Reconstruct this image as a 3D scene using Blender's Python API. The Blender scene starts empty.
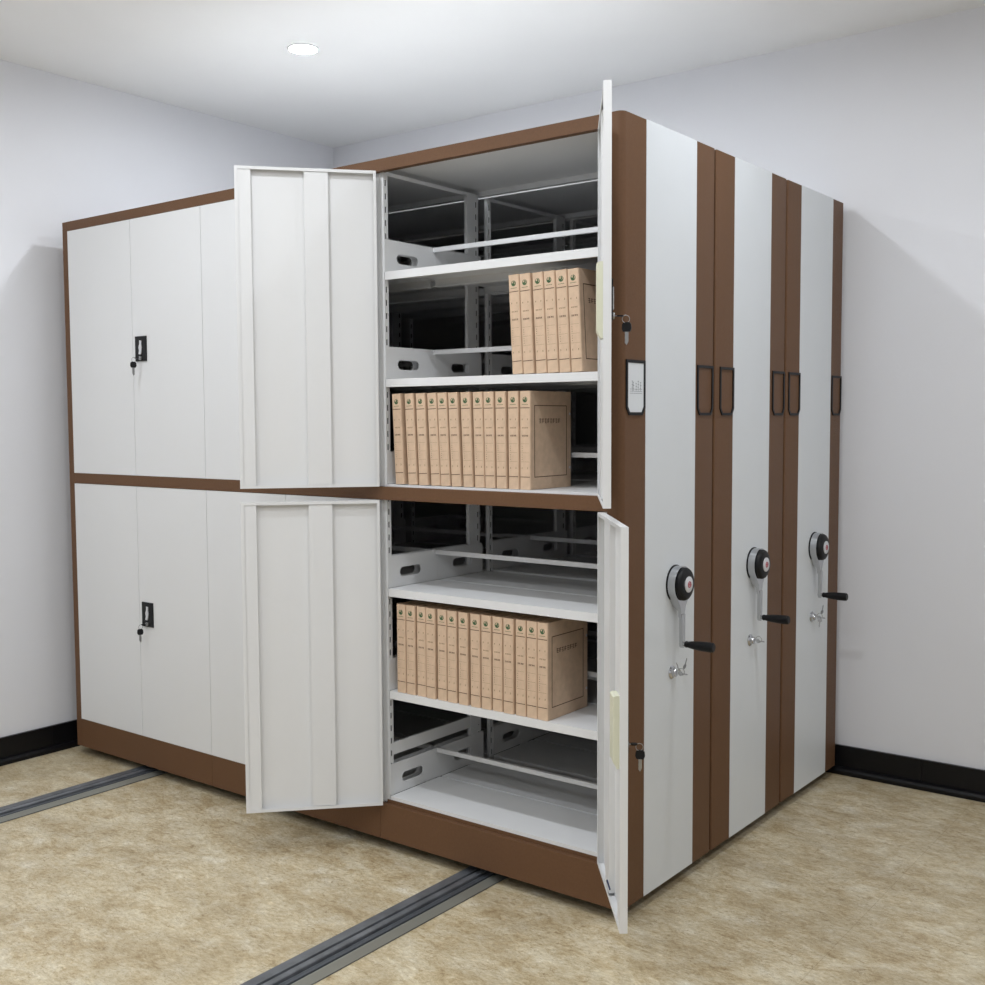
import bpy, bmesh, math, random
from mathutils import Vector, Matrix
random.seed(7)
SC = bpy.context.scene
COL = SC.collection
PI = math.pi

# ------------------------------------------------------------------ materials
def mat(name, color, rough=0.5, metal=0.0, bump=0.0, bscale=400.0, vary=0.0, vscale=6.0, spec=None, emit=None, estr=0.0, coat=0.0):
    m = bpy.data.materials.new(name); m.use_nodes = True
    nt = m.node_tree; b = nt.nodes['Principled BSDF']
    b.inputs['Base Color'].default_value = (*color, 1)
    b.inputs['Roughness'].default_value = rough
    b.inputs['Metallic'].default_value = metal
    if spec is not None: b.inputs['Specular IOR Level'].default_value = spec
    if coat: b.inputs['Coat Weight'].default_value = coat
    if emit:
        b.inputs['Emission Color'].default_value = (*emit, 1); b.inputs['Emission Strength'].default_value = estr
    tc = nt.nodes.new('ShaderNodeTexCoord')
    if vary:
        n = nt.nodes.new('ShaderNodeTexNoise'); n.inputs['Scale'].default_value = vscale; n.inputs['Detail'].default_value = 5
        r = nt.nodes.new('ShaderNodeValToRGB')
        r.color_ramp.elements[0].position = .3; r.color_ramp.elements[1].position = .7
        r.color_ramp.elements[0].color = (*[c * (1 - vary) for c in color], 1)
        r.color_ramp.elements[1].color = (*[min(1, c * (1 + vary)) for c in color], 1)
        nt.links.new(tc.outputs['Object'], n.inputs['Vector']); nt.links.new(n.outputs['Fac'], r.inputs['Fac'])
        nt.links.new(r.outputs['Color'], b.inputs['Base Color'])
    if bump:
        n = nt.nodes.new('ShaderNodeTexNoise'); n.inputs['Scale'].default_value = bscale; n.inputs['Detail'].default_value = 2
        bp = nt.nodes.new('ShaderNodeBump'); bp.inputs['Strength'].default_value = bump; bp.inputs['Distance'].default_value = .002
        nt.links.new(tc.outputs['Object'], n.inputs['Vector']); nt.links.new(n.outputs['Fac'], bp.inputs['Height'])
        nt.links.new(bp.outputs['Normal'], b.inputs['Normal'])
    return m

M = {}
M['wall'] = mat('white_wall_paint', (.785, .79, .82), .85, bump=.12, bscale=60, vary=.012, vscale=2)
M['ceiling'] = mat('ceiling_paint', (.88, .88, .875), .9, vary=.01, vscale=3)
M['white'] = mat('white_powder_coat', (.77, .775, .775), .42, bump=.10, bscale=900)
M['cool'] = mat('cool_white_powder_coat', (.72, .75, .77), .36, bump=.12, bscale=900, vary=.008, vscale=8)
M['brown'] = mat('brown_powder_coat', (.143, .074, .038), .48, spec=.18, bump=.35, bscale=700, vary=.05, vscale=120)
M['black_base'] = mat('black_gloss_baseboard', (.006, .006, .007), .32, spec=.25)
M['black'] = mat('black_plastic', (.008, .008, .009), .45, spec=.25)
M['chrome'] = mat('chrome', (.54, .55, .57), .13, 1.0)
M['steel'] = mat('brushed_steel', (.36, .36, .36), .3, 1.0)
M['silver'] = mat('silver_plastic', (.72, .72, .74), .3, .3)
M['cream'] = mat('cream_plastic', (.74, .74, .58), .4)
M['rail'] = mat('rail_metal', (.165, .175, .19), .38, .4, vary=.25, vscale=14)
M['railramp'] = mat('rail_aluminium_edge', (.27, .27, .235), .42, .4)
M['raildark'] = mat('rail_slot_dark', (.09, .10, .115), .5, .4)
M['kraft'] = mat('kraft_board', (.66, .48, .335), .8, bump=.15, bscale=350, vary=.07, vscale=45)
M['kraft_b'] = mat('kraft_board_warm', (.60, .425, .28), .8, bump=.15, bscale=350, vary=.07, vscale=45)
M['ink'] = mat('dark_brown_ink', (.10, .05, .028), .8)
M['ink_soft'] = mat('faded_brown_ink', (.26, .165, .10), .8)
M['green'] = mat('green_ink', (.05, .11, .045), .8)
M['pale'] = mat('pale_green_label_ground', (.50, .40, .24), .8)
M['paper'] = mat('white_card', (.74, .77, .79), .6)
M['grey_ink'] = mat('grey_ink', (.22, .23, .25), .8)
M['red'] = mat('red_emblem', (.42, .12, .14), .5)
M['bounce_grey'] = mat('bounce_control_grey', (.66, .66, .65), .7)  # grey chosen for how much light the unit tops bounce upward
M['void'] = mat('deep_black_hollow', (.01, .01, .01), .9)
M['blue'] = mat('dark_blue_rubber', (.02, .03, .09), .5)
M['lamp'] = mat('lit_lamp_diffuser', (.9, .9, .9), .5, emit=(.93, .97, 1.03), estr=1.0)

def floor_material():
    m = bpy.data.materials.new('marbled_beige_vinyl'); m.use_nodes = True
    nt = m.node_tree; b = nt.nodes['Principled BSDF']; N = nt.nodes.new; L = nt.links.new
    tc = N('ShaderNodeTexCoord')
    def noise(scale, det, dist, stretch=(1, 1, 1), rough=.6, rot=0):
        mp = N('ShaderNodeMapping'); mp.inputs['Scale'].default_value = stretch; mp.inputs['Rotation'].default_value = (0, 0, rot)
        n = N('ShaderNodeTexNoise'); n.inputs['Scale'].default_value = scale; n.inputs['Detail'].default_value = det
        n.inputs['Roughness'].default_value = rough; n.inputs['Distortion'].default_value = dist
        L(tc.outputs['Object'], mp.inputs['Vector']); L(mp.outputs['Vector'], n.inputs['Vector']); return n.outputs['Fac']
    def ramp(fac, stops):
        r = N('ShaderNodeValToRGB'); e = r.color_ramp.elements
        e[0].position, e[0].color = stops[0][0], (*stops[0][1], 1)
        e[1].position, e[1].color = stops[-1][0], (*stops[-1][1], 1)
        for p, c in stops[1:-1]:
            x = e.new(p); x.color = (*c, 1)
        L(fac, r.inputs['Fac']); return r.outputs['Color']
    def mix(a, bb, fac, mode='MIX'):
        x = N('ShaderNodeMix'); x.data_type = 'RGBA'; x.blend_type = mode
        if isinstance(fac, float): x.inputs[0].default_value = fac
        else: L(fac, x.inputs[0])
        L(a, x.inputs[6]); L(bb, x.inputs[7]); return x.outputs[2]
    big = ramp(noise(8.0, 14, .25, (1, 1.45, 1), .80, .5),
               [(.34, (.40, .305, .175)), (.43, (.545, .45, .285)), (.50, (.62, .54, .375)), (.57, (.675, .61, .455)), (.66, (.76, .72, .60))])
    fine = ramp(noise(42, 14, .5, (1, 2.4, 1), .88, .6), [(.40, (.62, .55, .44)), (.465, (.92, .89, .84)), (.53, (1, 1, 1)), (.60, (1.20, 1.19, 1.17))])
    col = mix(big, fine, .9, 'MULTIPLY')
    vein = ramp(noise(6, 14, .8, (1, 1.7, 1), .76, .5), [(.480, (1, 1, 1)), (.497, (.60, .52, .40)), (.510, (1, 1, 1))])
    col = mix(col, vein, .45, 'MULTIPLY')
    fleck = ramp(noise(20, 15, .9, (1, 1.8, 1), .80, .9), [(.385, (.55, .46, .34)), (.44, (1, 1, 1)), (.57, (1, 1, 1)), (.63, (1.22, 1.21, 1.18))])
    col = mix(col, fleck, .65, 'MULTIPLY')
    patch = ramp(noise(3.2, 9, .4, (1, 1.5, 1), .65, .5), [(.40, (.74, .70, .64)), (.60, (1.0, 1.0, 1.0))])
    col = mix(col, patch, .8, 'MULTIPLY')
    # fine seams between vinyl tiles
    br = N('ShaderNodeTexBrick'); br.offset = 0.0; br.inputs['Scale'].default_value = 1.0
    br.inputs['Brick Width'].default_value = 1.2; br.inputs['Row Height'].default_value = 30.0; br.inputs['Mortar Size'].default_value = .0012
    br.inputs['Color1'].default_value = br.inputs['Color2'].default_value = (1, 1, 1, 1); br.inputs['Mortar'].default_value = (.72, .68, .62, 1)
    mp = N('ShaderNodeMapping'); mp.inputs['Location'].default_value = (.2, 15.0, 0)
    L(tc.outputs['Object'], mp.inputs['Vector']); L(mp.outputs['Vector'], br.inputs['Vector'])
    col = mix(col, br.outputs['Color'], .6, 'MULTIPLY')
    L(col, b.inputs['Base Color'])
    b.inputs['Roughness'].default_value = .42; b.inputs['Specular IOR Level'].default_value = .4
    bp = N('ShaderNodeBump'); bp.inputs['Strength'].default_value = .15; bp.inputs['Distance'].default_value = .002
    L(noise(40, 6, 1), bp.inputs['Height']); L(bp.outputs['Normal'], b.inputs['Normal'])
    return m
M['floor'] = floor_material()

# ------------------------------------------------------------------ mesh helpers
class B:
    """collects shapes in one bmesh; each shape may carry its own material slot"""
    def __init__(s): s.bm = bmesh.new(); s.mats = []
    def slot(s, m):
        if m is None: return 0
        if m not in s.mats: s.mats.append(m)
        return s.mats.index(m)
    def add(s, verts, faces, m=None, mx=None):
        k = s.slot(m); vs = [s.bm.verts.new(mx @ Vector(v) if mx else v) for v in verts]; out = []
        for f in faces:
            try:
                fc = s.bm.faces.new([vs[i] for i in f]); fc.material_index = k; out.append(fc)
            except ValueError: pass
        return out
    def box(s, x0, x1, y0, y1, z0, z1, m=None, bev=0, mx=None):
        v = [(x, y, z) for x in (x0, x1) for y in (y0, y1) for z in (z0, z1)]
        f = [(0, 1, 3, 2), (4, 6, 7, 5), (0, 4, 5, 1), (2, 3, 7, 6), (0, 2, 6, 4), (1, 5, 7, 3)]
        fs = s.add(v, f, m, mx)
        if bev:
            es = list({e for q in fs for e in q.edges})
            r = bmesh.ops.bevel(s.bm, geom=es, offset=bev, segments=2, affect='EDGES', profile=.6)
            for q in r['faces']: q.material_index = s.slot(m)
        return s
    def prism(s, pts, a0, a1, axis='z', m=None, mx=None):
        """outline pts in the two other axes, extruded from a0 to a1 along axis"""
        def P(u, w, a):
            return {'x': (a, u, w), 'y': (u, a, w), 'z': (u, w, a)}[axis]
        n = len(pts)
        v = [P(*p, a0) for p in pts] + [P(*p, a1) for p in pts]
        f = [tuple(range(n))[::-1], tuple(range(n, 2 * n))] + [(i, (i + 1) % n, n + (i + 1) % n, n + i) for i in range(n)]
        s.add(v, f, m, mx); return s
    def holed(s, outer, holes, a0, a1, axis='x', m=None, mx=None):
        """plate with holes: outline and holes as closed loops"""
        def P(u, w, a):
            return Vector({'x': (a, u, w), 'y': (u, a, w), 'z': (u, w, a)}[axis])
        k = s.slot(m)
        for a in (a0, a1):
            t = bmesh.new()
            for lp in [outer] + holes:
                vs = [t.verts.new(P(*p, a)) for p in lp]
                for i in range(len(vs)): t.edges.new((vs[i], vs[(i + 1) % len(vs)]))
            bmesh.ops.triangle_fill(t, use_beauty=True, use_dissolve=False, edges=t.edges[:])
            idx = {v: i for i, v in enumerate(t.verts)}
            s.add([v.co.copy() for v in t.verts], [[idx[v] for v in f.verts] for f in t.faces], m, mx)
            t.free()
        for lp in [outer] + holes:
            n = len(lp); v = [P(*p, a0) for p in lp] + [P(*p, a1) for p in lp]
            s.add(v, [(i, (i + 1) % n, n + (i + 1) % n, n + i) for i in range(n)], m, mx)
        return s
    def lathe(s, prof, n=28, m=None, mx=None, caps=True):
        """profile of (r, a) revolved about local z"""
        v = []; f = []
        for r, a in prof:
            for i in range(n):
                t = 2 * PI * i / n; v.append((r * math.cos(t), r * math.sin(t), a))
        for j in range(len(prof) - 1):
            for i in range(n):
                f.append((j * n + i, j * n + (i + 1) % n, (j + 1) * n + (i + 1) % n, (j + 1) * n + i))
        if caps:
            f.append(tuple(range(n))[::-1]); f.append(tuple((len(prof) - 1) * n + i for i in range(n)))
        s.add(v, f, m, mx); return s
    def torus(s, R, r, m=None, mx=None, n=24, k=8):
        v = []; f = []
        for i in range(n):
            a = 2 * PI * i / n
            for j in range(k):
                b = 2 * PI * j / k
                v.append(((R + r * math.cos(b)) * math.cos(a), (R + r * math.cos(b)) * math.sin(a), r * math.sin(b)))
        for i in range(n):
            for j in range(k):
                f.append((i * k + j, ((i + 1) % n) * k + j, ((i + 1) % n) * k + (j + 1) % k, i * k + (j + 1) % k))
        s.add(v, f, m, mx); return s
    def done(s, name, m=None, parent=None, smooth=False, loc=None, rot=None):
        bmesh.ops.remove_doubles(s.bm, verts=s.bm.verts[:], dist=1e-6)
        bmesh.ops.recalc_face_normals(s.bm, faces=s.bm.faces[:])
        me = bpy.data.meshes.new(name); s.bm.to_mesh(me); s.bm.free()
        for x in (s.mats or [m]): me.materials.append(M[x] if isinstance(x, str) else x)
        if m and not s.mats: pass
        if smooth:
            for p in me.polygons: p.use_smooth = True
            try: me.set_sharp_from_angle(angle=math.radians(35))
            except Exception: pass
        o = bpy.data.objects.new(name, me); COL.objects.link(o)
        if parent: o.parent = parent
        if loc: o.location = loc
        if rot: o.rotation_euler = rot
        return o

def tag(o, label, cat, group=None):
    o['label'] = label; o['category'] = cat
    if group: o['group'] = group
    return o
def thing(name, label, cat, loc=(0, 0, 0), rot=(0, 0, 0), group=None):
    o = bpy.data.objects.new(name, None); COL.objects.link(o); o.location = loc; o.rotation_euler = rot
    o.empty_display_size = .1
    return tag(o, label, cat, group)
def struct(o): o['kind'] = 'structure'; return o
def copy_tree(o, parent=None):
    c = o.copy(); COL.objects.link(c); c.parent = parent
    for ch in list(o.children): copy_tree(ch, c)
    return c
def stadium(cy, cz, hl, r, n=8):
    """rounded slot outline, long in the first axis"""
    p = []
    for i in range(n + 1):
        a = -PI / 2 + PI * i / n; p.append((cy + hl - r + r * math.cos(a), cz + r * math.sin(a)))
    for i in range(n + 1):
        a = PI / 2 + PI * i / n; p.append((cy - hl + r + r * math.cos(a), cz + r * math.sin(a)))
    return p

# ------------------------------------------------------------------ the room
XL, XR, YB, YF, ZC = -.13, 6.4, 1.79, -5.0, 3.05
struct(B().box(XL, XR, YF, YB, -.1, 0, 'floor').done('floor'))
struct(B().box(XL - .1, XR + .1, YF - .1, YB + .1, ZC, ZC + .1, 'ceiling').done('ceiling'))
struct(B().box(XL - .1, XL, YF - .1, YB + .1, -.1, ZC, 'wall').done('wall_left'))
struct(B().box(XR, XR + .1, YF - .1, YB + .1, -.1, ZC, 'wall').done('wall_right'))
struct(B().box(XL, XR, YB, YB + .1, -.1, ZC, 'wall').done('wall_back'))
struct(B().box(XL, XR, YF - .1, YF, -.1, ZC, 'wall').done('wall_front'))

b = B()
for k in range(8):       # boards butt-jointed with hairline gaps, shoe strip in front
    x0 = 3.192 - 4 * .9 + k * .9 + .0006; x1 = x0 + .8988
    if x1 < XL + .02 or x0 > XR: continue
    b.box(max(x0, XL + .001), min(x1, XR), YB - .014, YB - .0005, .002, .118, 'black_base')
b.prism([(YB - .014, 0.001), (YB - .040, .001), (YB - .042, .016), (YB - .034, .026), (YB - .014, .030)], XL + .001, XR, 'x', 'black_base')
struct(b.done('baseboard_back'))
b = B()
for k in range(8):
    y0 = YB - .043 - (k + 1) * .9 + .0006
    b.box(XL + .0005, XL + .014, max(y0, YF), y0 + .8988, .002, .118, 'black_base')
    if y0 < YF: break
b.prism([(XL + .014, .001), (XL + .034, .001), (XL + .035, .016), (XL + .028, .026), (XL + .014, .030)], YF, YB - .043, 'y', 'black_base')
struct(b.done('baseboard_left'))
for nm, x0, x1, y0, y1 in (('baseboard_right', XR - .014, XR - .0005, YF + .02, YB - .05), ('baseboard_front', XL + .04, XR - .02, YF + .0005, YF + .014)):
    struct(B().box(x0, x1, y0, y1, .002, .118, 'black_base').done(nm))

# recessed ceiling lamps in rows; front rows are unseen, added to brighten the fronts
def downlight(label, first=[None]):
    if first[0] is None:
        t = thing('recessed_downlight', label, 'ceiling light', (0, 0, ZC), group='recessed ceiling lamps')
        B().lathe([(.0565, -.0005), (.067, -.0005), (.067, -.003), (.063, -.0060), (.058, -.0058), (.0565, -.0015)], 32, 'white', caps=False).done('trim_ring', None, t, True)
        prof = [(.0001, -.0038)] + [(.056 * math.sin(a), -.0020 - .0018 * math.cos(a)) for a in [PI / 2 * i / 4 for i in range(1, 5)]]
        B().lathe(prof, 24, 'lamp', caps=False).done('diffuser', None, t, True)
        first[0] = t; return t
    c = copy_tree(first[0]); c['label'] = label; return c
LAMPS = [(.99, .52, 'lit round recessed ceiling lamp above the shelving units'), (2.09, .40, None), (3.4, .45, None), (4.9, .4, None),
         (1.0, -.95, None), (2.1, -.95, None), (3.3, -.95, None), (4.9, -.95, None),
         (.9, -2.3, None), (2.1, -2.3, None), (3.4, -2.3, None), (4.9, -2.3, None),
         (.9, -3.8, None), (2.3, -3.8, None), (3.8, -3.8, None)]
for x, y, l in LAMPS:
    d = downlight(l or 'unseen lit recessed ceiling lamp, in rows with lamps added for brightness')
    d.location.x = x; d.location.y = y

# floor tracks
def rail(label, x0):
    t = thing('floor_track', label, 'rail', (x0, 0, 0), group='floor tracks under the shelving')
    y0, y1 = YF + .05, YB - .06
    B().prism([(0, .0008), (.150, .0008), (.150, .003), (.150, .004), (.0, .004)], y0, y1, 'y', 'rail').done('base_plate', None, t)
    B().prism([(0, .004), (.010, .011), (.044, .011), (.046, .004)], y0, y1, 'y', 'rail').done('edge_strip', None, t)
    B().prism([(.058, .004), (.058, .013), (.061, .015), (.077, .015), (.080, .013), (.080, .004)], y0, y1, 'y', 'rail').done('running_rail', None, t)
    B().prism([(.092, .004), (.094, .011), (.108, .011), (.110, .004)], y0, y1, 'y', 'raildark').done('guide_strip', None, t)
    B().prism([(.114, .004), (.118, .012), (.124, .012), (.150, .004)], y0, y1, 'y', 'railramp').done('ramp_edge', None, t)
    return t
RX = (.415, 2.225)
rail('grey metal floor track running under the left end of the shelving', RX[0])
rail('grey metal floor track running under the open compartment of the shelving', RX[1])

# ------------------------------------------------------------------ shelving units
X0, W2, L, H, ZB = .0374, .918, 2.8476, 2.37, .04
SB = [X0 + W2 * k for k in range(4)]                  # section boundaries
LEV = [.190, .562, .919, 1.279, 1.637, 1.998]         # shelf tops

def side_frame(root, xb, D, y0=.022):
    xa = xb - .015
    f = B().box(xa + .004, xb - .0015, y0 + .02, D - .05, .33, .372).done('side_frame', 'white', root)
    B().box(xa + .004, xb - .0015, y0 + .02, D - .05, 2.322, 2.334).done('frame_rail', 'white', f)
    for ya, yb_, sl in ((y0, y0 + .021, y0 + .0105), (D - .105, D - .042, D - .055)):
        p = B(); t = .0015
        pitch, sh, sw = .0445, .020, .0032
        z = .17; zt = 2.335
        # web faces with pierced slots, both sides
        for xf0, xf1 in ((xb - t, xb), (xa, xa + t)):
            p.box(xf0, xf1, ya, sl - sw, z, zt); p.box(xf0, xf1, sl + sw, yb_, z, zt)
            zz = z
            n = int((zt - z) / pitch)
            for k in range(n + 1):
                a = z + k * pitch; e = min(a + pitch - sh, zt)
                p.box(xf0, xf1, sl - sw, sl + sw, a, e)
        p.box(xa + t, xb - t, ya, ya + t, z, zt); p.box(xa + t, xb - t, yb_ - t, yb_, z, zt)
        p.done('post', 'white', f)
        B().box(xa + .006, xb - .006, ya + .003, yb_ - .003, z, zt).done('post_shade_filler', 'void', f)  # black filler standing in for shade inside the hollow post

def bracket_bm(xp, t, ya, yb_, z, hole_c):
    o = [(ya, z), (yb_, z), (yb_, z + .100), (yb_ - .004, z + .110), (ya + .004, z + .110), (ya, z + .104)]
    return B().holed(o, [stadium(hole_c, z + .050, .055, .0165)], xp, xp + t, 'x')

def section_interior(root, k, D):
    xa, xb = SB[k] + .028, (SB[k + 1] + .003 if k < 2 else SB[3] - .028)
    ym = .285
    for i, z in enumerate(LEV):
        s = B()
        for ya, yb_ in ((.020, ym), (ym + .010, D - .008)):
            s.box(xa + .0045, xb - .0045, ya, yb_, z - .0015, z)
            s.box(xa + .0045, xb - .0045, ya, ya + .0015, z - .027, z - .0015)
            s.box(xa + .0045, xb - .0045, ya + .0015, ya + .014, z - .027, z - .0255)
            s.box(xa + .0045, xb - .0045, yb_ - .0015, yb_, z - .027, z - .0015)
            s.box(xa + .0045, xb - .0045, yb_ - .014, yb_ - .0015, z - .027, z - .0255)
        s.done('shelf', 'white', root)
        t = .0014
        for xp in (xa + .001, xb - .001 - t):
            bracket_bm(xp, t, .022, ym, z + .0006, .138).done('bracket', 'white', root)
            bracket_bm(xp, t, ym + .0003, D - .030, z + .0006, .427 + (D - .579)).done('bracket', 'white', root)
        B().box(xa + .0026, xb - .0026, .272, .284, z + .094, z + .110, bev=.001).done('stop_bar', 'white', root)

def holder(root, ya, yb_, card=False):
    """dark recessed index-card frame on the end panel: straight top, bevelled lower corners"""
    z0, z1, c, w = 1.508, 1.669, .022, .0085
    t = .004
    def out(i):
        return [(ya + i, z1 - i), (ya + i, z0 + c + i * .4), (ya + c * .75 + i * .4, z0 + i), (yb_ - c * .75 - i * .4, z0 + i), (yb_ - i, z0 + c + i * .4), (yb_ - i, z1 - i)]
    h = B().holed(out(0), [out(w)], L, L + t, 'x').done('card_holder', 'black', root)
    if card:
        c_ = B().prism(out(w + .0005), L + .0002, L + .0022, 'x').done('index_card', 'paper', h); c_['label'] = 'white index card with small grey print'
        g = B(); cy = (ya + yb_) / 2
        for i, zz in enumerate((1.584, 1.578, 1.572)):
            g.box(L + .0022, L + .0025, cy - .034, cy + .036, zz - .0005, zz + .0005)
        for i, yy in enumerate((-.020, -.014, .002, .014, .027)):
            zt = 1.608 - (i % 3) * .003
            g.box(L + .0022, L + .0025, cy + yy - .0006, cy + yy + .0006, 1.578, zt)
            g.box(L + .0022, L + .0025, cy + yy - .004, cy + yy + .004, zt - .0012, zt)
            g.box(L + .0022, L + .0025, cy + yy - .003, cy + yy + .005, zt - .011, zt - .0095)
            g.box(L + .0022, L + .0025, cy + yy - .004, cy + yy + .003, zt - .019, zt - .018)
        g.done('print', 'grey_ink', c_)

def crank(root, y, z, base_len=.193):
    mx = Matrix.Translation((L, y, z)) @ Matrix.Rotation(PI / 2, 4, 'Y')   # local z -> +x, local x -> -z
    # chrome tadpole body: round head narrowing into the arm
    def outline(r, hw, zl):
        p = []
        n = 26; a0 = math.radians(50)
        for i in range(n + 1):
            a = a0 + (2 * PI - 2 * a0) * i / n
            p.append((r * math.cos(a), r * math.sin(a)))
        for (u, w) in ((r * .98, -r * .50), (r * 1.28, -hw * 1.25), (zl, -hw), (zl + hw * .8, -hw * .7), (zl + hw * 1.1, 0), (zl + hw * .8, hw * .7), (zl, hw), (r * 1.28, hw * 1.25), (r * .98, r * .50)):
            p.append((u, w))
        return p
    hubp = []
    for i in range(33):
        a = math.radians(42) + (2 * PI - math.radians(84)) * i / 32
        hubp.append((.056 * math.cos(a), .056 * math.sin(a)))
    hubp += [(.056, -.028), (.070, -.018), (.085, -.0125), (.105, -.0100), (.105, .0100), (.085, .0125), (.070, .018), (.056, .028)]
    c = B().prism(hubp, .002, .031, 'z', None, mx)
    for vv in c.bm.verts:
        lc = mx.inverted() @ vv.co
        if lc.x > .08 and lc.z < .01: vv.co = mx @ Vector((lc.x, lc.y, .020))
    h = c.done('crank_handle', 'chrome', root, True)
    B().lathe([(.0585, .0013), (.0585, .0045), (.056, .0065)], 40, None, mx).done('base_gasket', 'black', h, True)
    arm = B(); 
    arm.prism([(.095, -.0095), (.095, .0095), (base_len - .012, .008), (base_len + .004, .007), (base_len + .009, 0), (base_len + .004, -.007), (base_len - .012, -.008)], .022, .034, 'z', None, mx)
    arm.done('crank_arm', 'chrome', h, True)
    B().lathe([(.0500, .031), (.0520, .034), (.0520, .037), (.049, .043), (.043, .047), (.028, .049)], 40, None, mx).done('hub_cap', 'black', h, True)
    B().lathe([(.0250, .0491), (.0250, .0515), (.0235, .0525)], 32, None, mx).done('hub_badge', 'silver', h, True)['label'] = 'pale round hub badge'
    e = B().torus(.0085, .0022, None, mx @ Matrix.Translation((0, 0, .0525)), 20, 6)
    e.box(-.0035, .0035, -.0035, .0035, .0525, .0538, None, 0, mx)
    e.done('emblem', 'red', h)['label'] = 'small red emblem'
    g = mx @ Matrix.Translation((base_len - .004, 0, 0))
    B().lathe([(.0055, .020), (.0055, .037), (.0075, .038), (.0075, .041)], 20, None, g).done('pivot_pin', 'chrome', h, True)
    B().lathe([(.0085, .039), (.0105, .043), (.0095, .049), (.0118, .060), (.0138, .079), (.0152, .102), (.0155, .125), (.0148, .134), (.0120, .137)], 24, None, g).done('grip', 'black', h, True)['label'] = 'black tapered grip'
    return h

def cam_lock(root, y, z):
    mx = Matrix.Translation((L, y, z)) @ Matrix.Rotation(PI / 2, 4, 'Y')
    k = B().lathe([(.021, .0005), (.021, .003), (.018, .006), (.0135, .008), (.0125, .016), (.0115, .018)], 28, None, mx)
    k.box(-.006, .006, -.0012, .0012, .018, .0185, None, 0, mx)
    return k.done('barrel_lock', 'chrome', root, True)

def end_panel(root, D, ya, yb_, r=.019):
    """brown end panel with rounded front edges, white inset band between ya and yb_"""
    p = []
    xe, xi = L, SB[3] + .006
    for i in range(7):
        a = PI / 2 * i / 6; p.append((xe - r + r * math.sin(a), r - r * math.cos(a)))
    r2 = .006
    for i in range(4):
        a = PI / 2 * i / 3; p.append((xe - r2 + r2 * math.cos(a), D - r2 + r2 * math.sin(a)))
    p += [(xi, D), (xi, 0)]
    e = B(); e.prism(p, ZB, H, 'z')
    e = e.done('end_panel', 'brown', root, True)
    B().box(L - .002, L + .0012, ya, yb_, ZB + .0005, H + .0006).done('white_band', 'cool', e)['label'] = 'white vertical band of the brown end panel'
    return e

def door(root, hx, w, z0, z1, hinge, angle, handle=None, y0=0.0, lock=True):
    """sheet-steel door. hinge 'L' or 'R'; local x runs from hinge edge to free edge, inner side is local +y (L) ; mirrored for R"""
    sgn = 1 if hinge == 'L' else -1
    d = bpy.data.objects.new('door', None)
    t = .0205
    b = B()
    def bx(xa, xb, ya, yb_, za, zb, m=None, bev=0, bb=None):
        a, c = sgn * xa, sgn * xb
        (bb or b).box(min(a, c), max(a, c), ya, yb_, za, zb, m, bev)
    e = .0015
    bx(0, w, 0, e, z0, z1)                                        # skin
    for a, c in ((0, e), (w - e, w)): bx(a, c, e, t, z0, z1)      # returned edges
    for a, c in ((z0, z0 + e), (z1 - e, z1)): bx(e, w - e, e, t, a, c)
    bx(e, .010, t - e, t, z0 + e, z1 - e); bx(w - .012, w - e, t - e, t, z0 + e, z1 - e)
    bx(.010, w - .012, t - e, t, z0 + e, z0 + .010); bx(.010, w - .012, t - e, t, z1 - .010, z1 - e)
    o = b.done('door', 'white', root)
    s = B()
    bx(w - .052, w - .0125, e, t - .0018, z0 + .0105, z1 - .0105, bb=s)
    s.done('edge_stiffener', 'white', o)
    s = B()
    bx(w * .345, w * .515, e, t - .0030, z0 + .0105, z1 - .0105, bb=s)
    s.done('centre_stiffener', 'white', o)
    o.location = (hx, y0, 0)
    o.rotation_euler = (0, 0, angle)
    if handle:
        xa = w - .022 - .075; xb = xa + .075
        hp = B()
        a, c = sorted((sgn * xa, sgn * xb))
        q = hp
        q.box(a, c, -.0048, -.0001, handle, handle + .103, None, .001)
        pl = q.done('handle_plate', 'black', o)
        mx = (a + c) / 2
        B().prism([(mx - .010, handle + .030), (mx + .002, handle + .028), (mx + .006, handle + .034), (mx + .010, handle + .056), (mx + .007, handle + .070), (mx + .008, handle + .084), (mx - .003, handle + .086), (mx - .003, handle + .072), (mx - .009, handle + .058), (mx - .006, handle + .044)],
                  -.0085, -.0049, 'y').done('lever', 'silver', pl)['label'] = 'silver turn lever'
        rot = Matrix.Translation((mx, -.0048, handle + .013)) @ Matrix.Rotation(PI / 2, 4, 'X')
        B().lathe([(.0085, 0), (.0085, .004), (.0075, .006)], 20, None, rot).done('lock_cylinder', 'steel', pl, True)
    return o

def inner_cover(o, w, z0, z1, hinge):
    """pale plastic cover over the latch, inside the free edge"""
    s = 1 if hinge == 'L' else -1
    def bx(bb, xa, xb, ya, yb_, za, zb, bev=0):
        a, c = sorted((s * xa, s * xb)); bb.box(a, c, ya, yb_, za, zb, None, bev)
    c = B(); ya, yb_ = .019, .036
    a, e = sorted((s * (w - .078), s * (w - .020)))
    c.prism([(ya, z0), (yb_ - .010, z0), (yb_, z0 + .018), (yb_, z1 - .004), (yb_ - .006, z1), (ya, z1)], a, e, 'x')
    c.done('latch_cover', 'cream', o)['label'] = 'pale cream plastic latch cover'

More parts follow.
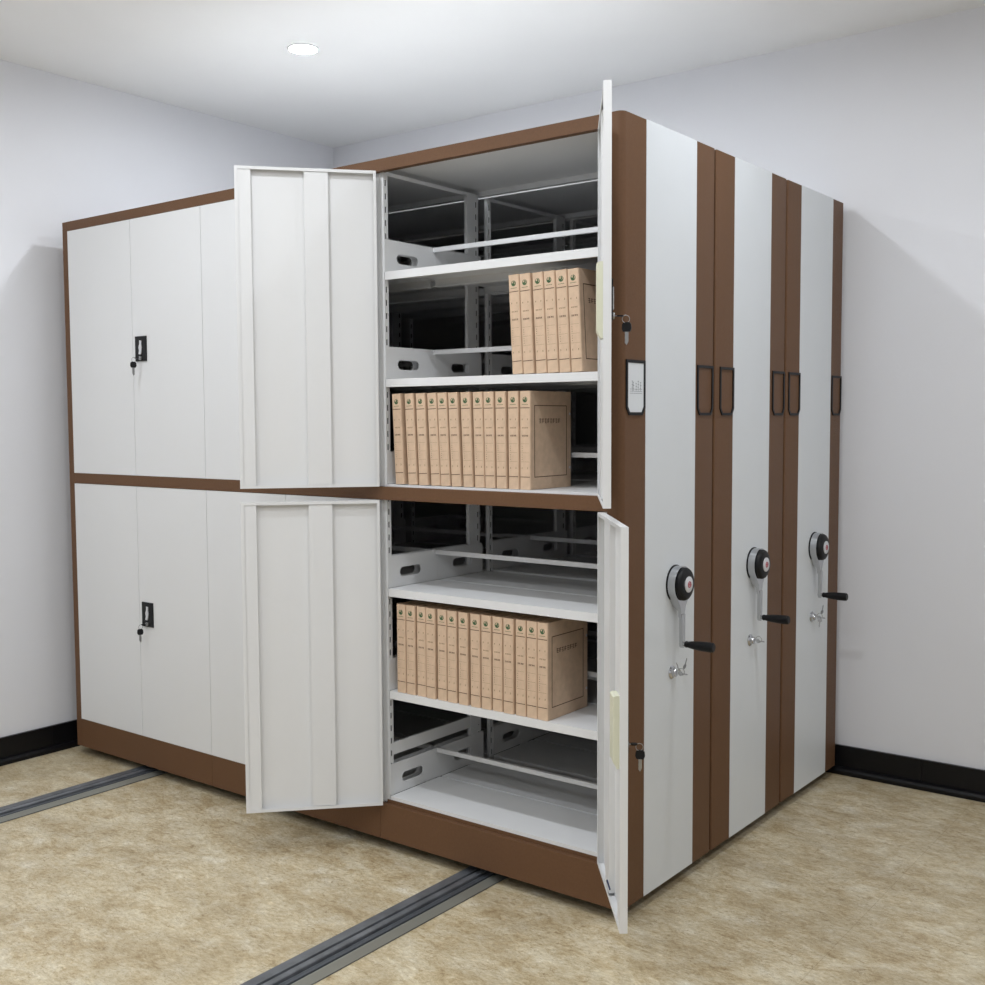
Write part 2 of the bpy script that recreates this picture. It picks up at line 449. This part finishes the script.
def unit(label, y0, D, ya, yb_, front=False, back=False, sections=(1, 2)):
    t = thing('mobile_shelving_unit', label, 'shelving unit', (0, y0, 0), group='mobile shelving units parked together')
    end_panel(t, D, ya, yb_, .019 if front else .005)
    # carcass
    B().box(0, X0 - .001, 0, D, ZB, H, None, .002).done('left_end_panel', 'brown', t)
    B().box(X0 - .001, SB[3] + .006, 0.0, .026, 2.330 if front else 2.3455, H - .0005).done('top_trim', 'brown', t)
    B().box(X0, SB[3] + .005, .0262, D - .001, 2.352, 2.360).done('top_panel', 'white', t)
    B().box(X0, SB[3] + .005, .0262, D - .001, 2.3602, H - .002).done('added_bounce_sheet', 'bounce_grey', t)  # unseen sheet added to limit light bounced onto the ceiling
    B().box(X0, SB[3] + .005, D - .024, D - .0012, 2.332, 2.3515).done('rear_top_rail', 'white', t)
    if not front: B().box(X0, SB[3] + .005, .0005, .0255, 2.331, 2.3454).done('front_lip', 'white', t)
    B().box(X0, SB[3] + .005, .0262, .0275, 2.332, 2.3515).done('front_top_rail', 'white', t)
    # plinth, one board per section
    for k in range(3):
        xa = SB[k] + .0004 if k else X0 - .001; xb = SB[k + 1] - .0004 if k < 2 else SB[3] + .006
        if k == 1: pass
        B().box(xa, xb, 0, .018, ZB, .1655, None, .0012).done('plinth', 'brown', t)
    if front:
        B().box(X0 - .001, SB[3] + .006, 0, .020, 1.2265, 1.2715, None, .002).done('middle_rail', 'brown', t)
        lip = B().box(SB[2] + .02, SB[3] - .02, .0172, .0192, .1655, .178)
        for hx in (2.300, 2.376): lip.box(hx - .005, hx + .005, .0169, .0172, .168, .172, 'void')
        lip.mats = ['brown', 'void'] if 'brown' not in lip.mats else lip.mats
        lp = lip.done('plinth_lip', None, t)
    if front:
        for k in (1, 2):
            for za, zb in ((.1665, 1.2255), (1.2725, 2.3285)):
                B().box(SB[k] - .010, SB[k] + .0125, .0212, .030, za, zb).done('door_jamb', 'white', t)
    # chassis and wheels
    B().box(X0 + .02, SB[3] - .02, .04, D - .04, .085, .15).done('chassis', 'void', t)
    for rx in RX:
        for wy in (.12, D - .12):
            mx = Matrix.Translation((rx + .0585, wy, .015 + .040)) @ Matrix.Rotation(PI / 2, 4, 'Y')
            B().lathe([(.030, 0), (.040, .002), (.040, .019), (.030, .021)], 24, None, mx).done('wheel', 'steel', t, True)
    for k in ((0, 1, 2, 3) if front else (1, 2, 3)):
        xx = SB[k] + .028 if k < 3 else SB[3] - .003
        side_frame(t, xx, D, .022 if front else .004)
    for k in sections: section_interior(t, k, D)
    if back: B().box(X0, SB[3] + .005, D - .0008, D - .0001, .16, 2.332).done('back_panel', 'white', t)
    return t

U1 = unit('front mobile shelving unit, white doors and brown frame, right compartments open, beside it the floor tracks'.replace(', beside it the floor tracks', ''), 0, .579, .1326, .4506, front=True)
U2 = unit('middle mobile shelving unit with brown and white end panel between the other two', .590, .572, .137, .437)
U3 = unit('rear mobile shelving unit nearest the back wall, its crank farthest right', 1.175, .569, .1275, .451, back=True)
holder(U1, .018, .127, True); holder(U1, .462, .573)
holder(U2, .034, .137 + .003); holder(U2, .461, .568)
holder(U3, .023, .1315); holder(U3, .461, .565)
LOCK = []
for U, yy, zz, ly in ((U1, .320, .983, .303), (U2, .902 - .590, .983, .880 - .590), (U3, 1.472 - 1.175, .990, 1.456 - 1.175)):
    crank(U, yy, zz); cam_lock(U, ly, .712 if U != U1 else .703)
    LOCK.append((U.location.y + ly, .712 if U != U1 else .703))

# doors of the front unit (gap lines between them)
hw = W2 / 2; g = .0011
ZL0, ZL1, ZU0, ZU1 = .1665, 1.2255, 1.2725, 2.3285
for k in (0, 1):
    for z0, z1, hz in ((ZL0, ZL1, .640), (ZU0, ZU1, 1.745)):
        door(U1, SB[k] + g, hw - 2 * g, z0, z1, 'L', 0)
        door(U1, SB[k + 1] - g, hw - 2 * g, z0, z1, 'R', 0, handle=hz)
A = math.radians
dLU = door(U1, SB[2] + .014, .462, ZU0, ZU1, 'L', A(-131.3), y0=-.001)
dLL = door(U1, SB[2] + .014, .463, ZL0, ZL1, 'L', A(-133.2), y0=-.001)
dRU = door(U1, 2.789, .456, ZU0, ZU1 - .002, 'R', A(180 - 56.2), handle=1.745, y0=-.001)
dRL = door(U1, 2.789, .456, ZL0 + .008, ZL1, 'R', A(180 - 50.6), handle=.640, y0=-.001)
inner_cover(dRU, .456, 1.70, 1.89, 'R'); inner_cover(dRL, .456, .600, .790, 'R')
for d_, zz in ((dRL, (1.13, 1.17)),):
    B().box(-.445, -.438, .0189, .0193, *zz).done('latch_slot', 'void', d_)
B().box(-.27, -.21, .018, .0215, .209, .213).done('rubber_stop', 'blue', dRL)['label'] = 'dark blue rubber stop'

# ------------------------------------------------------------------ keys
def key_bm(bow, blade, mx):
    bow.prism([(-.010, -.004), (-.011, -.014), (-.008, -.021), (.008, -.021), (.011, -.014), (.010, -.004), (.006, 0), (-.006, 0)], -.002, .002, 'y', None, mx)
    blade.prism([(-.004, -.021), (-.004, -.042), (0, -.050), (.004, -.045), (.0035, -.038), (.004, -.034), (.0035, -.028), (.004, -.021)], -.0008, .0008, 'y', None, mx)
def keys_on_door(label, world):
    t = thing('key_pair', label, 'keys', group='keys in the door locks'); t.matrix_world = world
    # local -y points out of the door; lock face at origin
    bw, bl = B(), B()
    into = Matrix.Rotation(PI / 2, 4, 'X')          # key pointing into the lock
    into = Matrix.Translation((0, -.022, 0)) @ Matrix.Rotation(PI / 2, 4, 'X') @ Matrix.Scale(.8, 4)
    key_bm(bw, bl, into)
    bw.done('inserted_key_bow', 'black', t); bl.done('inserted_key_blade', 'steel', t)
    B().torus(.0095, .0009, None, Matrix.Translation((0, -.028, -.008)) @ Matrix.Rotation(PI / 2, 4, 'X') @ Matrix.Rotation(PI / 2, 4, 'Y') @ Matrix.Rotation(PI/2, 4, 'Z')).done('ring', 'steel', t, True)
    bw, bl = B(), B()
    key_bm(bw, bl, Matrix.Translation((0, -.030, -.016)) @ Matrix.Rotation(PI / 2 - .35, 4, 'Z') @ Matrix.Scale(1.15, 4))
    bw.done('hanging_key_bow', 'black', t); bl.done('hanging_key_blade', 'steel', t)
    return t
bpy.context.view_layer.update()
def door_key(label, d, w, hz):
    # lock cylinder centre in the door's own space (right-hinged: x runs negative)
    c = Vector((-(w - .022 - .0375), -.0110, hz + .013))
    return keys_on_door(label, d.matrix_world @ Matrix.Translation(c))
dd = [o for o in U1.children if o.name.startswith('door')]
def find(kx, z):
    for o in dd:
        if abs(o.location.x - kx) < .004 and abs(o.rotation_euler.z) < .01 and any(c.name.startswith('handle_plate') for c in o.children):
            zc = min(v.co.z for v in o.data.vertices)
            if abs(zc - z) < .05: return o
wd = hw - 2 * g
door_key('black-headed keys in the lock of the closed upper left door', find(SB[1] - g, ZU0), wd, 1.745)
door_key('black-headed keys in the lock of the closed lower left door', find(SB[1] - g, ZL0), wd, .640)
door_key('black-headed keys hanging behind the open upper right door', dRU, .456, 1.745)
door_key('black-headed keys hanging behind the open lower right door', dRL, .456, .640)

def bunch(label, y, z, fan, flip=1):
    t = thing('key_bunch', label, 'keys', (L + .0188, y, z), group='metal keys in the end panel locks')
    b = B()
    def flat(mx, into=False):
        b.lathe([(.0105, -.0008), (.0105, .0008)], 18, None, mx @ Matrix.Rotation(PI / 2, 4, 'X'))
        b2 = [(-.003, -.009), (.003, -.009), (.003, -.030), (0, -.036), (-.003, -.032)]
        b.prism(b2, -.0008, .0008, 'y', None, mx)
    flat(Matrix.Translation((.013, 0, 0)) @ Matrix.Rotation(-PI / 2, 4, 'Y') @ Matrix.Scale(.72, 4))
    b.done('inserted_key', 'chrome', t, True)
    B().torus(.011, .001, None, Matrix.Translation((.016, 0, .006)) @ Matrix.Rotation(PI / 2, 4, 'X')).done('ring', 'steel', t, True)
    for a in fan:
        b = B(); mx = Matrix.Translation((.018, .004 * a, .006)) @ Matrix.Rotation(a, 4, 'X') @ Matrix.Rotation(.6, 4, 'Z')
        mx = mx @ Matrix.Translation((0, 0, -.016))
        flat(mx @ Matrix.Scale(.8, 4)); b.done('spare_key', 'steel', t, True)
    return t
bunch('small metal keys in the lock under the nearest crank', *LOCK[0], (2.6, -2.5))
bunch('single metal key in the lock under the middle crank', *LOCK[1], ())
bunch('small metal keys in the lock under the farthest crank', *LOCK[2], (2.7, -.2))

# ------------------------------------------------------------------ archive boxes
BH, BD = .306, .226
def archive_box(w):
    t = thing('archive_box', 'x', 'file box')
    c = .0012
    # spine and covers: a folded shell, slightly rounded at the spine
    r = .004
    out = [(0, BD), (0, r), (r * .3, r * .3), (r, 0), (w - r, 0), (w - r * .3, r * .3), (w, r), (w + .0004, BD * .5), (w, BD)]
    inn = [(w - c, BD), (w - c, r), (w - r, c), (r, c), (c, r), (c, BD)]
    B().prism(out + inn, 0, BH, 'z').done('cover', 'kraft', t)
    B().box(c + .0003, w - c - .0003, c + .003, BD - .006, .004, BH - .003, None, .002).done('tray', 'kraft_b', t)
    # printing on the spine
    e = -.00025
    s = B()
    s.box(.0020, w - .0020, e, 0, .2525, .2547); s.box(.0020, w - .0020, e, 0, .0380, .0402)
    cx = w / 2
    def strokes(b, x0, x1, z, h, n, th=.0009):
        p = (x1 - x0) / n
        for i in range(n):
            a = x0 + i * p + p * .12; c_ = x0 + (i + 1) * p - p * .12
            b.box(a, c_, e, 0, z + h - th, z + h); b.box(a, c_, e, 0, z, z + th)
            m_ = (a + c_) / 2; b.box(m_ - th / 2, m_ + th / 2, e, 0, z + th, z + h - th)
            if i % 2: b.box(a, a + th, e, 0, z + th, z + h - th)
            else: b.box(a + p * .1, c_, e, 0, z + h * .5, z + h * .5 + th * .8)
    strokes(s, w * .20, w * .82, .1650, .0048, 4, .0011)
    s.done('spine_title', 'ink', t)
    s = B()
    strokes(s, w * .18, w * .30, .2160, .004, 1); strokes(s, w * .68, w * .80, .2155, .005, 1)
    strokes(s, w * .20, w * .82, .1900, .0038, 4, .0008)
    for zz in (.1420, .1140, .0860): s.box(w * .12, w * .88, e, 0, zz, zz + .0006)
    for i, zz in enumerate((.1330, .1260, .1190, .1060, .0990, .0920)): s.box(w * .2, w * .245, e, 0, zz, zz + .0030)
    strokes(s, w * .16, w * .27, .0640, .005, 1); strokes(s, w * .68, w * .80, .0640, .005, 1)
    s.done('spine_print', 'ink_soft', t)
    # green round emblem with a sprout and a swoosh
    gbm = B(); rr = .0088; cz = .2790
    k = 18
    for i in range(k):
        a0 = 2 * PI * (i + .0) / k; a1 = 2 * PI * (i + 1) / k
        if i in (3, 4): continue
        th0 = .0014 + .0026 * (0.5 - .5 * math.sin(a0)); th1 = .0014 + .0026 * (.5 - .5 * math.sin(a1))
        gbm.prism([(cx + rr * math.cos(a0), cz + rr * math.sin(a0)), (cx + rr * math.cos(a1), cz + rr * math.sin(a1)),
                   (cx + (rr - th1) * math.cos(a1), cz + (rr - th1) * math.sin(a1)), (cx + (rr - th0) * math.cos(a0), cz + (rr - th0) * math.sin(a0))], e, 0, 'y')
    gbm.prism([(cx - .001, cz - .006), (cx + .0022, cz - .005), (cx + .0045, cz + .002), (cx + .002, cz + .0100), (cx - .001, cz + .004)], e * 1.2, 0, 'y')
    gbm.prism([(cx - .006, cz - .004), (cx - .001, cz - .006), (cx - .0005, cz - .001), (cx - .005, cz + .002)], e * 1.2, 0, 'y')
    for i in range(5):
        a = cx - .0115 + i * .0047; gbm.box(a, a + .0036, e, 0, .2635, .2650)
    gbm.done('emblem', 'green', t)['label'] = 'small round green emblem'
    # framed front cover on the right-hand side
    f = B(); x = w; q = .00035
    ya, yb_, za, zb, th = .022, BD - .024, .037, .262, .0026
    f.box(x, x + .0005, ya, yb_, zb - th, zb); f.box(x, x + .0005, ya, yb_, za, za + th)
    f.box(x, x + .0005, ya, ya + th, za + th, zb - th); f.box(x, x + .0005, yb_ - th, yb_, za + th, zb - th)
    y = .048; n = 8; p = .0148
    for i in range(n):
        a = y + i * p; z0 = .206; u = x + .0005
        f.box(x, u, a, a + .0115, z0 + .0115, z0 + .0135); f.box(x, u, a, a + .0115, z0 + .0055, z0 + .0072); f.box(x, u, a + .0045, a + .0065, z0, z0 + .0150)
        if i % 2: f.box(x, u, a, a + .0016, z0, z0 + .0115)
        else: f.box(x, u, a + .001, a + .0115, z0, z0 + .0016)
    f.done('cover_print', 'ink', t)
    for zz in (.235, .062):
        B().lathe([(.0048, 0), (.0048, .0006), (.0036, .0009)], 14, None, Matrix.Translation((x + .0002, BD - .006, zz)) @ Matrix.Rotation(PI / 2, 4, 'Y')).done('button', 'silver', t, True)
    return t
ORD = ['leftmost', 'second', 'third', 'fourth', 'fifth', 'sixth', 'seventh', 'eighth', 'ninth', 'tenth', 'eleventh', 'twelfth', 'thirteenth', 'fourteenth']
proto = archive_box(.0400)
used = [False]
def row(n, xl, xr, z, y, group, phrase, lean_fn, pos_fn=None):
    for i in range(n):
        if used[0]: t = copy_tree(proto)
        else: t = proto; used[0] = True
        a = lean_fn(i)
        t.rotation_euler = (0, -a, 0)            # +a leans the top to the left
        x = pos_fn(i) if pos_fn else xl + (xr - xl) * i / n
        # keep the lower corner on the shelf: leaning left pivots on the lower left corner
        t.location = (x, y + random.uniform(-.0015, .0025), z + .0008)
        w_ = 'leftmost' if i == 0 else ('rightmost' if i == n - 1 else ORD[i] + ' from the left')
        t['label'] = f'kraft archive box, {w_} of {phrase}'
        t['group'] = group
R2 = [1.942, 1.998, 2.048, 2.100, 2.1435, 2.189, 2.2375, 2.284, 2.3285, 2.3735, 2.4205, 2.4635]
L2 = [.014, .0145, .0125, .016, .0145, .0140, .011, .008, .007, .005, .003, 0]
R3 = [1.9385, 1.982, 2.0285, 2.0725, 2.120, 2.1645, 2.2125, 2.263, 2.3075, 2.3515, 2.397, 2.4445, 2.4875, 2.5295]
R1 = [2.4370, 2.4797, 2.5265, 2.5705, 2.6130, 2.6565]
row(6, 0, 0, LEV[4], .024, 'archive boxes on the upper shelf', 'the six leaning on the upper shelf', lambda i: .0150 / .306, lambda i: R1[i])
row(12, 0, 0, LEV[3], .024, 'archive boxes above the brown middle rail', 'the twelve above the brown middle rail', lambda i: L2[i] / .306, lambda i: R2[i])
row(14, 0, 0, LEV[1], .0235, 'archive boxes in the lower compartment', 'the fourteen in the lower compartment', lambda i: 0.0, lambda i: R3[i])

# ------------------------------------------------------------------ light, world, camera
M['lamp'].node_tree.nodes['Principled BSDF'].inputs['Emission Strength'].default_value = 262.0
w = bpy.data.worlds.new('World'); SC.world = w; w.use_nodes = True
w.node_tree.nodes['Background'].inputs['Color'].default_value = (.9, .93, 1, 1)
w.node_tree.nodes['Background'].inputs['Strength'].default_value = 0.05

cam = bpy.data.cameras.new('camera'); co = bpy.data.objects.new('camera', cam); COL.objects.link(co)
rz, pp, rl = .655, -.0652, -.005
fwd = Vector((-math.sin(rz) * math.cos(pp), math.cos(rz) * math.cos(pp), math.sin(pp)))
R0 = Vector((math.cos(rz), math.sin(rz), 0)); U0 = R0.cross(fwd)
R_ = R0 * math.cos(rl) + U0 * math.sin(rl); U_ = -R0 * math.sin(rl) + U0 * math.cos(rl)
mw = Matrix.Identity(4)
for i in range(3): mw[i][0] = R_[i]; mw[i][1] = U_[i]; mw[i][2] = -fwd[i]
mw[0][3], mw[1][3], mw[2][3] = 4.4951, -2.7593, 1.4956
co.matrix_world = mw
cam.sensor_width = 36; cam.sensor_fit = 'HORIZONTAL'; cam.lens = 1106.9 / 985 * 36; cam.clip_start = .05
SC.camera = co

SC.view_settings.view_transform = 'Standard'; SC.view_settings.look = 'None'
SC.view_settings.gamma = 1; SC.view_settings.use_curve_mapping = False
SC.view_settings.exposure = 0.38
